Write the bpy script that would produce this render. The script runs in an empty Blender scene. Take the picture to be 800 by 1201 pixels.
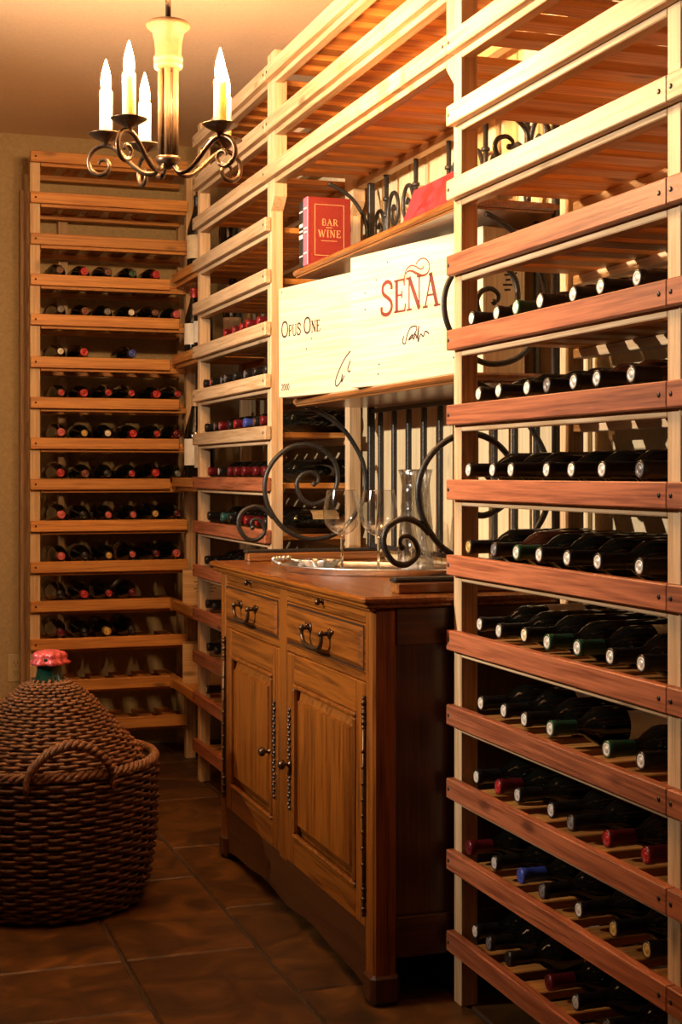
import bpy, bmesh, math, random
from mathutils import Vector, Matrix
random.seed(7)
PI = math.pi
SC = bpy.context.scene
COL = SC.collection

# ------------------------------------------------------------------ camera, light, exposure
F_PX, HORIZON, CAM_H = 1700.0, 555.0, 1.17
YAW = math.atan(585.0 / F_PX)
cam_d = bpy.data.cameras.new('camera')
cam = bpy.data.objects.new('camera', cam_d)
COL.objects.link(cam)
cam.location = (0, 0, CAM_H)
cam.rotation_euler = (PI / 2, 0, -YAW)
cam_d.sensor_fit = 'HORIZONTAL'
cam_d.sensor_width = 36.0
cam_d.lens = 36.0 * F_PX / 800.0
cam_d.shift_y = -(600.5 - HORIZON) / 800.0
cam_d.clip_start = 0.02
SC.camera = cam

w = bpy.data.worlds.new('world')
SC.world = w
w.use_nodes = True
w.node_tree.nodes['Background'].inputs[0].default_value = (0.02, 0.014, 0.01, 1)
w.node_tree.nodes['Background'].inputs[1].default_value = 0.3

SC.view_settings.view_transform = 'Standard'
SC.view_settings.look = 'None'
SC.view_settings.gamma = 1.0
SC.view_settings.exposure = 0.0
SC.view_settings.use_curve_mapping = False


def spot(name, loc, aim, power, color, size, blend, rad):
    d = bpy.data.lights.new(name, 'SPOT')
    d.energy = power
    d.color = color
    d.spot_size = math.radians(size)
    d.spot_blend = blend
    d.shadow_soft_size = rad
    o = bpy.data.objects.new(name, d)
    COL.objects.link(o)
    o.location = loc
    o.rotation_euler = (Vector(aim) - Vector(loc)).to_track_quat('-Z', 'Y').to_euler()
    return o


# a ceiling spot on the far side of the room, aimed at the crates
spot('ceiling_spot', (-1.70, 3.34, 2.14), (1.30, 3.50, 2.02), 800.0, (1.0, 0.88, 0.72), 80, 1.0, 0.03)
BULB_STRENGTH = 1600.0

# ------------------------------------------------------------------ materials
MATS = {}


def new_mat(name):
    m = bpy.data.materials.new(name)
    m.use_nodes = True
    nt = m.node_tree
    b = nt.nodes['Principled BSDF']
    MATS[name] = m
    return m, nt, b


def plain(name, col, rough=0.5, metal=0.0, bump=0.0, scale=60.0, var=0.0, coat=0.0):
    m, nt, b = new_mat(name)
    b.inputs['Base Color'].default_value = (*col, 1)
    b.inputs['Roughness'].default_value = rough
    b.inputs['Metallic'].default_value = metal
    b.inputs['Coat Weight'].default_value = coat
    tc = nt.nodes.new('ShaderNodeTexCoord')
    n = nt.nodes.new('ShaderNodeTexNoise')
    n.inputs['Scale'].default_value = scale
    n.inputs['Detail'].default_value = 4
    nt.links.new(tc.outputs['Object'], n.inputs['Vector'])
    if var > 0:
        r = nt.nodes.new('ShaderNodeValToRGB')
        r.color_ramp.elements[0].position = 0.3
        r.color_ramp.elements[1].position = 0.7
        r.color_ramp.elements[0].color = (*[max(0, c * (1 - var)) for c in col], 1)
        r.color_ramp.elements[1].color = (*[min(1, c * (1 + var)) for c in col], 1)
        nt.links.new(n.outputs['Fac'], r.inputs['Fac'])
        nt.links.new(r.outputs['Color'], b.inputs['Base Color'])
    if bump > 0:
        bp = nt.nodes.new('ShaderNodeBump')
        bp.inputs['Strength'].default_value = bump
        bp.inputs['Distance'].default_value = 0.004
        nt.links.new(n.outputs['Fac'], bp.inputs['Height'])
        nt.links.new(bp.outputs['Normal'], b.inputs['Normal'])
    return m


def wood(name, light, dark, axis, rough=0.5, coat=0.0, fine=70.0, rings=9.0, vary=0.16, knots=True):
    """grain along local axis (0, 1, 2)"""
    m, nt, b = new_mat(name)
    N, L = nt.nodes, nt.links
    tc = N.new('ShaderNodeTexCoord')
    oi = N.new('ShaderNodeObjectInfo')
    off = N.new('ShaderNodeVectorMath'); off.operation = 'ADD'
    sc = N.new('ShaderNodeVectorMath'); sc.operation = 'SCALE'
    cmb = N.new('ShaderNodeCombineXYZ')
    for i in range(3):
        L.new(oi.outputs['Random'], cmb.inputs[i])
    L.new(cmb.outputs[0], sc.inputs[0]); sc.inputs['Scale'].default_value = 37.0
    L.new(tc.outputs['Object'], off.inputs[0]); L.new(sc.outputs[0], off.inputs[1])
    mp = N.new('ShaderNodeMapping')
    s = [1.0, 1.0, 1.0]; s[axis] = 0.035
    mp.inputs['Scale'].default_value = s
    L.new(off.outputs[0], mp.inputs['Vector'])
    n1 = N.new('ShaderNodeTexNoise'); n1.inputs['Scale'].default_value = rings * 3.0
    n1.inputs['Detail'].default_value = 2; n1.inputs['Distortion'].default_value = 0.5
    n2 = N.new('ShaderNodeTexNoise'); n2.inputs['Scale'].default_value = fine * 3
    n2.inputs['Detail'].default_value = 3
    L.new(mp.outputs[0], n1.inputs['Vector']); L.new(mp.outputs[0], n2.inputs['Vector'])
    wv = N.new('ShaderNodeMath'); wv.operation = 'SINE'
    mul = N.new('ShaderNodeMath'); mul.operation = 'MULTIPLY'; mul.inputs[1].default_value = 26.0
    L.new(n1.outputs['Fac'], mul.inputs[0]); L.new(mul.outputs[0], wv.inputs[0])
    a1 = N.new('ShaderNodeMath'); a1.operation = 'MULTIPLY_ADD'
    a1.inputs[1].default_value = 0.13; a1.inputs[2].default_value = 0.04
    L.new(wv.outputs[0], a1.inputs[0])
    a2 = N.new('ShaderNodeMath'); a2.operation = 'ADD'
    L.new(a1.outputs[0], a2.inputs[0]); L.new(n2.outputs['Fac'], a2.inputs[1])
    r = N.new('ShaderNodeValToRGB')
    r.color_ramp.elements[0].position = 0.25; r.color_ramp.elements[0].color = (*dark, 1)
    r.color_ramp.elements[1].position = 0.72; r.color_ramp.elements[1].color = (*light, 1)
    L.new(a2.outputs[0], r.inputs['Fac'])
    col = r.outputs['Color']
    if knots:
        mk = N.new('ShaderNodeMapping')
        sk = [9.0, 9.0, 9.0]; sk[axis] = 3.2
        mk.inputs['Scale'].default_value = sk
        L.new(off.outputs[0], mk.inputs['Vector'])
        vo = N.new('ShaderNodeTexVoronoi'); vo.inputs['Scale'].default_value = 1.0
        L.new(mk.outputs[0], vo.inputs['Vector'])
        kr = N.new('ShaderNodeValToRGB')
        kr.color_ramp.elements[0].position = 0.05; kr.color_ramp.elements[0].color = (1, 1, 1, 1)
        kr.color_ramp.elements[1].position = 0.13; kr.color_ramp.elements[1].color = (0, 0, 0, 1)
        L.new(vo.outputs['Distance'], kr.inputs['Fac'])
        kf = N.new('ShaderNodeMath'); kf.operation = 'MULTIPLY'; kf.inputs[1].default_value = 0.75
        L.new(kr.outputs['Color'], kf.inputs[0])
        mx0 = N.new('ShaderNodeMix'); mx0.data_type = 'RGBA'
        L.new(kf.outputs[0], mx0.inputs['Factor']); L.new(col, mx0.inputs['A'])
        mx0.inputs['B'].default_value = (*[c * 0.35 for c in dark], 1)
        col = mx0.outputs['Result']
    hsv = N.new('ShaderNodeHueSaturation')
    vv = N.new('ShaderNodeMath'); vv.operation = 'MULTIPLY_ADD'
    vv.inputs[1].default_value = 2 * vary; vv.inputs[2].default_value = 1.0 - vary
    L.new(oi.outputs['Random'], vv.inputs[0]); L.new(vv.outputs[0], hsv.inputs['Value'])
    L.new(col, hsv.inputs['Color'])
    L.new(hsv.outputs['Color'], b.inputs['Base Color'])
    bp = N.new('ShaderNodeBump'); bp.inputs['Strength'].default_value = 0.12
    bp.inputs['Distance'].default_value = 0.002
    L.new(a2.outputs[0], bp.inputs['Height']); L.new(bp.outputs['Normal'], b.inputs['Normal'])
    b.inputs['Roughness'].default_value = rough
    b.inputs['Coat Weight'].default_value = coat
    b.inputs['Coat Roughness'].default_value = 0.2
    return m


def woods(base, light, dark, **k):
    for i, ax in enumerate('xyz'):
        wood(base + '_' + ax, light, dark, i, **k)


woods('pine', (0.62, 0.43, 0.25), (0.42, 0.25, 0.115), rough=0.5)
woods('amber', (0.62, 0.28, 0.065), (0.38, 0.135, 0.028), rough=0.5)
woods('redwood', (0.41, 0.130, 0.054), (0.18, 0.045, 0.016), rough=0.48)  # redder, darker wood tone for the lower rails
woods('crate_pine', (0.74, 0.63, 0.43), (0.60, 0.46, 0.27), rough=0.6, vary=0.05, fine=40.0)
woods('box_pine', (0.70, 0.46, 0.22), (0.5, 0.28, 0.11), rough=0.6, vary=0.08)
woods('oak', (0.28, 0.082, 0.008), (0.085, 0.021, 0.002), rough=0.34, coat=0.3, vary=0.10, knots=False)
woods('dark_oak', (0.075, 0.024, 0.006), (0.035, 0.010, 0.003), rough=0.4, coat=0.3, vary=0.05, knots=False)  # cabinet oak with shade put into the colour, for its unlit parts
woods('shelf_oak', (0.30, 0.115, 0.030), (0.15, 0.05, 0.012), rough=0.3, coat=0.5, vary=0.05, knots=False)
woods('panel_board', (0.62, 0.48, 0.28), (0.50, 0.37, 0.20), rough=0.6, vary=0.06)
plain('dark_plaster', (0.09, 0.055, 0.03), 0.85, bump=0.25, scale=90, var=0.10)
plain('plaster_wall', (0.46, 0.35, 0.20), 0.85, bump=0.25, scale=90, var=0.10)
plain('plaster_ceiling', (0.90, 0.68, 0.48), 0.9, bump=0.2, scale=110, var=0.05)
plain('iron', (0.045, 0.040, 0.036), 0.42, 0.55, bump=0.3, scale=160, var=0.3)
plain('bronze', (0.10, 0.060, 0.035), 0.35, 0.85, bump=0.2, scale=120, var=0.3)
plain('pewter', (0.16, 0.13, 0.11), 0.32, 0.9, bump=0.2, scale=150, var=0.2)
plain('painted_wood', (0.085, 0.048, 0.024), 0.5, bump=0.15, scale=50, var=0.2)
MATS['painted_wood'].node_tree.nodes['Principled BSDF'].inputs['Specular IOR Level'].default_value = 0.1
plain('screw_steel', (0.06, 0.05, 0.045), 0.4, 0.8)
plain('candle_wax', (0.92, 0.80, 0.55), 0.55)
plain('silver', (0.80, 0.79, 0.78), 0.30, 1.0, bump=0.25, scale=45)
plain('grout', (0.045, 0.030, 0.018), 0.9, bump=0.3, scale=200, var=0.2)
plain('ivory_plastic', (0.56, 0.46, 0.28), 0.4)
plain('glaze_line', (0.03, 0.010, 0.003), 0.5)
plain('slot_black', (0.01, 0.009, 0.008), 0.6)
plain('wicker', (0.12, 0.050, 0.020), 0.5, bump=0.3, scale=90, var=0.55)
plain('wicker_pale', (0.20, 0.088, 0.034), 0.5, bump=0.3, scale=90, var=0.45)
plain('wicker_dark', (0.05, 0.022, 0.010), 0.8, bump=0.3, scale=60, var=0.3)
plain('foil_pink', (0.72, 0.12, 0.13), 0.32, 0.25, bump=0.5, scale=70, var=0.4)
plain('paper', (0.80, 0.76, 0.66), 0.7, var=0.05)
plain('paper_old', (0.62, 0.50, 0.32), 0.7, var=0.08)
plain('print_dark', (0.03, 0.010, 0.012), 0.6)
plain('print_red', (0.13, 0.014, 0.006), 0.6)
plain('print_gold', (0.80, 0.42, 0.20), 0.4, 0.2)
plain('book_red', (0.22, 0.014, 0.008), 0.6, bump=0.15, scale=180, var=0.15)
plain('album_red', (0.36, 0.028, 0.040), 0.4, bump=0.15, scale=180, var=0.12)
plain('spine_pink', (0.62, 0.12, 0.18), 0.35)
plain('bottle_glass', (0.003, 0.004, 0.003), 0.08, 0.0, coat=0.25)
plain('bottle_brown', (0.035, 0.010, 0.005), 0.09, 0.0, coat=0.5)
plain('demijohn_glass', (0.006, 0.045, 0.030), 0.06, 0.0, coat=0.6)
CAPS = {
    'black': (0.012, 0.011, 0.011), 'white': (0.66, 0.62, 0.54), 'cream': (0.78, 0.66, 0.40),
    'red': (0.40, 0.022, 0.022), 'dark red': (0.11, 0.007, 0.012), 'pink': (0.52, 0.11, 0.11),
    'silver': (0.52, 0.50, 0.46), 'grey': (0.16, 0.15, 0.15), 'gold': (0.56, 0.36, 0.10),
    'blue': (0.04, 0.07, 0.36), 'green': (0.02, 0.07, 0.035), 'teal': (0.03, 0.12, 0.11),
    'brown': (0.16, 0.055, 0.03), 'tan': (0.60, 0.40, 0.22),
}
for k, v in CAPS.items():
    plain('capsule_' + k.replace(' ', '_'), v, 0.32, 0.15)


def slate():
    m, nt, b = new_mat('slate')
    N, L = nt.nodes, nt.links
    tc = N.new('ShaderNodeTexCoord'); oi = N.new('ShaderNodeObjectInfo')
    sc = N.new('ShaderNodeVectorMath'); sc.operation = 'SCALE'; sc.inputs['Scale'].default_value = 23.0
    cmb = N.new('ShaderNodeCombineXYZ')
    for i in range(3):
        L.new(oi.outputs['Random'], cmb.inputs[i])
    L.new(cmb.outputs[0], sc.inputs[0])
    ad = N.new('ShaderNodeVectorMath'); ad.operation = 'ADD'
    L.new(tc.outputs['Object'], ad.inputs[0]); L.new(sc.outputs[0], ad.inputs[1])
    n = N.new('ShaderNodeTexNoise'); n.inputs['Scale'].default_value = 7; n.inputs['Detail'].default_value = 8
    n.inputs['Distortion'].default_value = 1.4
    L.new(ad.outputs[0], n.inputs['Vector'])
    r = N.new('ShaderNodeValToRGB')
    e = r.color_ramp.elements
    e[0].position = 0.30; e[0].color = (0.028, 0.014, 0.006, 1)
    e[1].position = 0.72; e[1].color = (0.17, 0.074, 0.016, 1)
    x = e.new(0.52); x.color = (0.085, 0.036, 0.009, 1)
    L.new(n.outputs['Fac'], r.inputs['Fac'])
    h = N.new('ShaderNodeHueSaturation')
    mv = N.new('ShaderNodeMath'); mv.operation = 'MULTIPLY_ADD'
    mv.inputs[1].default_value = 0.5; mv.inputs[2].default_value = 0.75
    L.new(oi.outputs['Random'], mv.inputs[0]); L.new(mv.outputs[0], h.inputs['Value'])
    L.new(r.outputs['Color'], h.inputs['Color']); L.new(h.outputs['Color'], b.inputs['Base Color'])
    bp = N.new('ShaderNodeBump'); bp.inputs['Strength'].default_value = 0.6; bp.inputs['Distance'].default_value = 0.006
    L.new(n.outputs['Fac'], bp.inputs['Height']); L.new(bp.outputs['Normal'], b.inputs['Normal'])
    b.inputs['Roughness'].default_value = 0.45


slate()
w_ = MATS['candle_wax'].node_tree.nodes['Principled BSDF']
w_.inputs['Subsurface Weight'].default_value = 0.8
w_.inputs['Subsurface Radius'].default_value = (0.05, 0.03, 0.015)
w_.inputs['Subsurface Scale'].default_value = 1.0


def glass(name, col=(1, 1, 1), rough=0.0, ior=1.48, bump=0.0):
    m, nt, b = new_mat(name)
    b.inputs['Base Color'].default_value = (*col, 1)
    b.inputs['Transmission Weight'].default_value = 1.0
    b.inputs['Roughness'].default_value = rough
    b.inputs['IOR'].default_value = ior
    if bump:
        n = nt.nodes.new('ShaderNodeTexNoise'); n.inputs['Scale'].default_value = 30
        tc = nt.nodes.new('ShaderNodeTexCoord')
        nt.links.new(tc.outputs['Object'], n.inputs['Vector'])
        bp = nt.nodes.new('ShaderNodeBump'); bp.inputs['Strength'].default_value = bump
        bp.inputs['Distance'].default_value = 0.01
        nt.links.new(n.outputs['Fac'], bp.inputs['Height']); nt.links.new(bp.outputs['Normal'], b.inputs['Normal'])




def thin_glass(name, base, edge, rough, bump, tint):
    m, nt, b = new_mat(name)
    N, L = nt.nodes, nt.links
    N.remove(b)
    out = N['Material Output']
    tr_ = N.new('ShaderNodeBsdfTransparent'); tr_.inputs[0].default_value = (*tint, 1)
    gl = N.new('ShaderNodeBsdfGlossy'); gl.inputs['Roughness'].default_value = rough
    lw = N.new('ShaderNodeLayerWeight'); lw.inputs['Blend'].default_value = 0.5
    pw = N.new('ShaderNodeMath'); pw.operation = 'POWER'; pw.inputs[1].default_value = 2.2
    fr = N.new('ShaderNodeMath'); fr.operation = 'MULTIPLY_ADD'
    fr.inputs[1].default_value = edge; fr.inputs[2].default_value = base
    L.new(lw.outputs['Facing'], pw.inputs[0]); L.new(pw.outputs[0], fr.inputs[0])
    mx = N.new('ShaderNodeMixShader')
    if bump:
        tc = N.new('ShaderNodeTexCoord')
        mp = N.new('ShaderNodeMapping'); mp.inputs['Scale'].default_value = (1, 1, .22)
        n = N.new('ShaderNodeTexNoise'); n.inputs['Scale'].default_value = 55; n.inputs['Distortion'].default_value = 1.5
        bp = N.new('ShaderNodeBump'); bp.inputs['Strength'].default_value = bump; bp.inputs['Distance'].default_value = 0.012
        L.new(tc.outputs['Object'], mp.inputs[0]); L.new(mp.outputs[0], n.inputs['Vector'])
        L.new(n.outputs['Fac'], bp.inputs['Height'])
        L.new(bp.outputs['Normal'], gl.inputs['Normal']); L.new(bp.outputs['Normal'], lw.inputs['Normal'])
    L.new(fr.outputs[0], mx.inputs[0]); L.new(tr_.outputs[0], mx.inputs[1]); L.new(gl.outputs[0], mx.inputs[2])
    L.new(mx.outputs[0], out.inputs['Surface'])


glass('solid_glass', (0.97, 0.97, 0.96), 0.0, 1.45)
thin_glass('clear_glass', 0.12, 0.85, 0.05, 0.0, (0.90, 0.89, 0.88))
thin_glass('crystal', 0.20, 0.80, 0.10, 1.0, (0.86, 0.85, 0.82))


def emission(name, col, strength):
    m, nt, b = new_mat(name)
    b.inputs['Base Color'].default_value = (1, 0.8, 0.5, 1)
    b.inputs['Emission Color'].default_value = (*col, 1)
    b.inputs['Emission Strength'].default_value = strength


emission('bulb_glow', (1.0, 0.57, 0.24), BULB_STRENGTH)


# ------------------------------------------------------------------ mesh helpers
class MB:
    def __init__(s):
        s.v = []; s.f = []; s.m = []; s.sm = []

    def add(s, vs, fs, mi=0, smooth=False):
        o = len(s.v)
        s.v += [tuple(v) for v in vs]
        for f in fs:
            s.f.append(tuple(i + o for i in f)); s.m.append(mi); s.sm.append(smooth)
        return s

    def box(s, x0, x1, y0, y1, z0, z1, c=0.0, mi=0):
        if c <= 0:
            vs = [(x, y, z) for x in (x0, x1) for y in (y0, y1) for z in (z0, z1)]
            return s.add(vs, [(0, 1, 3, 2), (4, 6, 7, 5), (0, 4, 5, 1), (2, 3, 7, 6), (0, 2, 6, 4), (1, 5, 7, 3)], mi)
        c = min(c, (x1 - x0) * .45, (y1 - y0) * .45, (z1 - z0) * .45)
        bm = bmesh.new()
        bmesh.ops.create_cube(bm, size=1)
        for v in bm.verts:
            v.co = ((x0 + x1) / 2 + v.co.x * (x1 - x0), (y0 + y1) / 2 + v.co.y * (y1 - y0), (z0 + z1) / 2 + v.co.z * (z1 - z0))
        bmesh.ops.bevel(bm, geom=list(bm.edges), offset=c, segments=1, affect='EDGES', profile=0.5)
        bm.verts.index_update()
        s.add([v.co[:] for v in bm.verts], [[v.index for v in f.verts] for f in bm.faces], mi)
        bm.free()
        return s

    def lathe(s, prof, n=24, cx=0, cy=0, z0=0, mi=0, smooth=True, cap=True, wob=None):
        vs = []
        for r, z in prof:
            for i in range(n):
                a = 2 * PI * i / n
                rr = r * (wob(a, z) if wob else 1)
                vs.append((cx + rr * math.cos(a), cy + rr * math.sin(a), z0 + z))
        fs = []
        for j in range(len(prof) - 1):
            for i in range(n):
                k = (i + 1) % n
                fs.append((j * n + i, j * n + k, (j + 1) * n + k, (j + 1) * n + i))
        s.add(vs, fs, mi, smooth)
        if cap:
            o = len(s.v) - len(vs)
            s.f.append(tuple(o + i for i in reversed(range(n)))); s.m.append(mi); s.sm.append(False)
            t = o + (len(prof) - 1) * n
            s.f.append(tuple(t + i for i in range(n))); s.m.append(mi); s.sm.append(False)
        return s

    def tube(s, pts, r, n=8, mi=0, closed=False, flat=1.0):
        P = [Vector(p) for p in pts]
        m = len(P)
        R = r if isinstance(r, (list, tuple)) else [r] * m
        T = []
        for i in range(m):
            a = P[(i - 1) % m] if (closed or i > 0) else P[i]
            b = P[(i + 1) % m] if (closed or i < m - 1) else P[i]
            t = b - a
            T.append(t.normalized() if t.length > 1e-9 else Vector((0, 0, 1)))
        up = Vector((0, 0, 1)) if abs(T[0].z) < 0.9 else Vector((1, 0, 0))
        nrm = (up - T[0] * up.dot(T[0])).normalized()
        vs = []
        for i in range(m):
            nrm = (nrm - T[i] * nrm.dot(T[i]))
            nrm = nrm.normalized() if nrm.length > 1e-6 else T[i].orthogonal().normalized()
            bn = T[i].cross(nrm)
            for k in range(n):
                a = 2 * PI * k / n
                vs.append(P[i] + nrm * (R[i] * math.cos(a)) + bn * (R[i] * flat * math.sin(a)))
        fs = []
        for i in range(m if closed else m - 1):
            j = (i + 1) % m
            for k in range(n):
                q = (k + 1) % n
                fs.append((i * n + k, i * n + q, j * n + q, j * n + k))
        s.add(vs, fs, mi, True)
        if not closed:
            o = len(s.v) - len(vs)
            s.f.append(tuple(o + k for k in reversed(range(n)))); s.m.append(mi); s.sm.append(False)
            t = o + (m - 1) * n
            s.f.append(tuple(t + k for k in range(n))); s.m.append(mi); s.sm.append(False)
        return s

    def sphere(s, c, r, n=10, mi=0, sq=(1, 1, 1)):
        vs, fs = [], []
        h = n // 2
        for j in range(h + 1):
            th = PI * j / h
            for i in range(n):
                a = 2 * PI * i / n
                vs.append((c[0] + sq[0] * r * math.sin(th) * math.cos(a), c[1] + sq[1] * r * math.sin(th) * math.sin(a), c[2] + sq[2] * r * math.cos(th)))
        for j in range(h):
            for i in range(n):
                k = (i + 1) % n
                fs.append((j * n + i, (j + 1) * n + i, (j + 1) * n + k, j * n + k))
        return s.add(vs, fs, mi, True)

    def prism(s, poly, y0, y1, mi=0, plane='xz'):
        n = len(poly)
        def p(a, b, d):
            return (a, d, b) if plane == 'xz' else ((d, a, b) if plane == 'yz' else (a, b, d))
        vs = [p(a, b, y0) for a, b in poly] + [p(a, b, y1) for a, b in poly]
        fs = [tuple(range(n)), tuple(reversed(range(n, 2 * n)))]
        fs += [(i, n + i, n + (i + 1) % n, (i + 1) % n) for i in range(n)]
        return s.add(vs, fs, mi)

    def ribbon(s, pts, wd, y, t=0.0006, mi=0):
        """flat stroke in the local x-z plane, standing proud of y by t"""
        P = [Vector((p[0], p[1])) for p in pts]
        m = len(P)
        W = wd if isinstance(wd, (list, tuple)) else [wd] * m
        vs = []
        for i in range(m):
            d = (P[min(i + 1, m - 1)] - P[max(i - 1, 0)])
            d = d.normalized() if d.length > 1e-9 else Vector((1, 0))
            q = Vector((-d.y, d.x)) * W[i] * 0.5
            a, b = P[i] + q, P[i] - q
            vs += [(a.x, y - t, a.y), (b.x, y - t, b.y), (a.x, y, a.y), (b.x, y, b.y)]
        fs = []
        for i in range(m - 1):
            o = 4 * i
            fs += [(o, o + 1, o + 5, o + 4), (o, o + 4, o + 6, o + 2), (o + 1, o + 3, o + 7, o + 5)]
        fs += [(0, 2, 3, 1), (4 * m - 4, 4 * m - 3, 4 * m - 1, 4 * m - 2)]
        return s.add(vs, fs, mi)

    def mesh(s, name, mats):
        me = bpy.data.meshes.new(name)
        me.from_pydata(s.v, [], s.f)
        for mt in (mats if isinstance(mats, (list, tuple)) else [mats]):
            me.materials.append(MATS[mt])
        me.polygons.foreach_set('material_index', s.m)
        me.polygons.foreach_set('use_smooth', s.sm)
        bm = bmesh.new(); bm.from_mesh(me)
        bmesh.ops.recalc_face_normals(bm, faces=bm.faces)
        bm.to_mesh(me); bm.free()
        me.update()
        return me


def crom(pts, sub=6, closed=False):
    P = [Vector(p) for p in pts]
    n = len(P); out = []
    for i in range(n if closed else n - 1):
        g = (lambda k: P[k % n]) if closed else (lambda k: P[max(0, min(n - 1, k))])
        p0, p1, p2, p3 = g(i - 1), g(i), g(i + 1), g(i + 2)
        for j in range(sub):
            t = j / sub
            out.append(0.5 * ((2 * p1) + (p2 - p0) * t + (2 * p0 - 5 * p1 + 4 * p2 - p3) * t * t + (3 * p1 - p0 - 3 * p2 + p3) * t ** 3))
    if not closed:
        out.append(P[-1])
    return out


def link(name, me, parent=None, loc=(0, 0, 0), rot=(0, 0, 0), kind=None):
    o = bpy.data.objects.new(name, me)
    COL.objects.link(o)
    o.location = loc
    o.rotation_euler = rot
    if parent:
        o.parent = parent
    if kind:
        o['kind'] = kind
    return o


def thing(name, label, cat, loc, rotz=0.0, group=None):
    o = link(name, None, None, loc, (0, 0, rotz))
    o.empty_display_size = 0.05
    o['label'] = label; o['category'] = cat
    if group:
        o['group'] = group
    return o


def wloc(o):
    """world position of an (unrotated) chain"""
    p = Vector(o.location)
    while o.parent:
        o = o.parent
        p += Vector(o.location)
    return p


BOX = {}


def wbox(name, x, y, z, mat, parent=None, c=0.0015, kind=None, cache=True):
    """box given by world extents, mesh centred on the object; meshes shared between alike pieces"""
    d = (x[1] - x[0], y[1] - y[0], z[1] - z[0])
    k = (tuple(round(q, 4) for q in d), mat, c)
    if k not in BOX:
        BOX[k] = MB().box(-d[0] / 2, d[0] / 2, -d[1] / 2, d[1] / 2, -d[2] / 2, d[2] / 2, c).mesh(name, mat)
    p = Vector(((x[0] + x[1]) / 2, (y[0] + y[1]) / 2, (z[0] + z[1]) / 2))
    if parent:
        p = p - wloc(parent)
    return link(name, BOX[k], parent, p, kind=kind)


def wmesh(name, mb, mats, parent, kind=None):
    """mesh given in world coordinates, moved under its parent"""
    o = wloc(parent) if parent else Vector((0, 0, 0))
    mb.v = [(v[0] - o.x, v[1] - o.y, v[2] - o.z) for v in mb.v]
    return link(name, mb.mesh(name, mats), parent, kind=kind)


# ------------------------------------------------------------------ room
XW, YB, ZC = 1.632, 6.22, 2.60       # right wall, back wall, ceiling
XL, YF = -2.1, -1.3                  # unseen walls
wbox('wall_back', (XL, XW + .1), (YB, YB + .1), (0, ZC), 'plaster_wall', c=0, kind='structure')
wall_right = wbox('wall_right', (XW, XW + .1), (YF, YB), (0, ZC), 'plaster_wall', c=0, kind='structure')
wbox('wall_left', (XL - .1, XL), (YF, YB), (0, ZC), 'dark_plaster', c=0, kind='structure')
wbox('wall_front', (XL, XW), (YF - .1, YF), (0, ZC), 'dark_plaster', c=0, kind='structure')
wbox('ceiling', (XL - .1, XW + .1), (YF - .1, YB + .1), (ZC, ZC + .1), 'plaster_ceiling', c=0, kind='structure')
floor = wbox('floor', (XL, XW), (YF, YB), (-.1, -.006), 'grout', c=0, kind='structure')
rt = random.Random(3)
for ci in range(-5, 3):
    x0 = 0.641 + 0.331 * ci
    y = 1.15 + (0.33 if ci % 2 else 0.0)
    while y < YB:
        ln = 0.66 if rt.random() < 0.75 else 0.33
        y1 = min(y + ln, YB)
        if y1 - y > 0.05:
            dz = -rt.random() * 0.0015
            wbox('floor_tile', (x0 + .004, min(x0 + .327, XW)), (y + .004, y1 - .004), (-.02 , dz), 'slate', floor, c=0.004)
        y += ln
# pale board panelling in the alcove
for i in range(12):
    y0 = 2.966 + 0.1225 * i
    wbox('panel_board', (XW - .014, XW), (y0, y0 + .1165), (0.0, 2.50), 'panel_board_z', wall_right, c=0.003)

# ------------------------------------------------------------------ racks
XR = 1.2626                # front plane of the rails
RT = 0.0204                # rail thickness
PF = XR + RT               # front of the posts
PD = 0.040
XB = 1.545                 # front of the rear posts
LV = [2.455, 2.290, 2.140, 1.980, 1.816, 1.650, 1.485, 1.320, 1.156, 0.990, 0.824, 0.659, 0.497, 0.339, 0.160]
RH = 0.044
SLT = 0.018                # slat top below rail top
SCREW = MB().lathe([(0.0045, 0), (0.0045, .0012), (0.002, .0018)], 8).mesh('screw', 'screw_steel')


def rail_y(parent, y0, y1, zt, mat, screws, xr=XR):
    r = wbox('rail', (xr, xr + RT), (y0, y1), (zt - RH, zt), mat, parent, c=0.002)
    p = wloc(r)
    for sy in screws:
        link('screw', SCREW, r, (xr - p.x, sy - p.y, zt - RH / 2 - p.z), (0, -PI / 2, 0))
    return r


def deck_y(parent, y0, y1, zt, pitch, wd, slat_mat='amber_x', cleat_mat='pine_y'):
    """slats running front to back on two cleats"""
    z1 = zt - SLT; z0 = z1 - 0.018
    wbox('cleat', (PF, PF + .030), (y0, y1), (z0 - .022, z0), cleat_mat, parent, c=.002)
    wbox('cleat', (1.556, 1.586), (y0, y1), (z0 - .022, z0), cleat_mat, parent, c=.002)
    n = max(1, int(round((y1 - y0) / pitch)))
    p = (y1 - y0) / n
    for i in range(n):
        yc = y0 + p * (i + .5)
        wbox('slat', (PF + .001, 1.590), (yc - wd / 2, yc + wd / 2), (z0, z1), slat_mat, parent, c=.002)


# rack beside the dark end of the cabinet
rack_c = thing('wine_rack', 'tall wine rack with reddish lower rails beside the dark end of the cabinet', 'wine rack', (1.43, 2.0, 0))
CP = [2.939, 2.059, 1.179]
for yc in CP:
    wbox('post', (PF, PF + PD), (yc - .02, yc + .02), (0, 2.50), 'pine_z', rack_c)
    wbox('post', (XB, XB + PD), (yc - .02, yc + .02), (0, 2.50), 'pine_z', rack_c)
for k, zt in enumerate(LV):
    mat = 'pine_y' if zt > 1.7 else 'redwood_y'  # rails below this height get the redder tone
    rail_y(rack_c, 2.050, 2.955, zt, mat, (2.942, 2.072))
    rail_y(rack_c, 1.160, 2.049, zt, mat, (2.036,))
    deck_y(rack_c, 2.080, 2.918, zt, .1197, .068)
    deck_y(rack_c, 1.200, 2.038, zt, .1197, .068)

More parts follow.
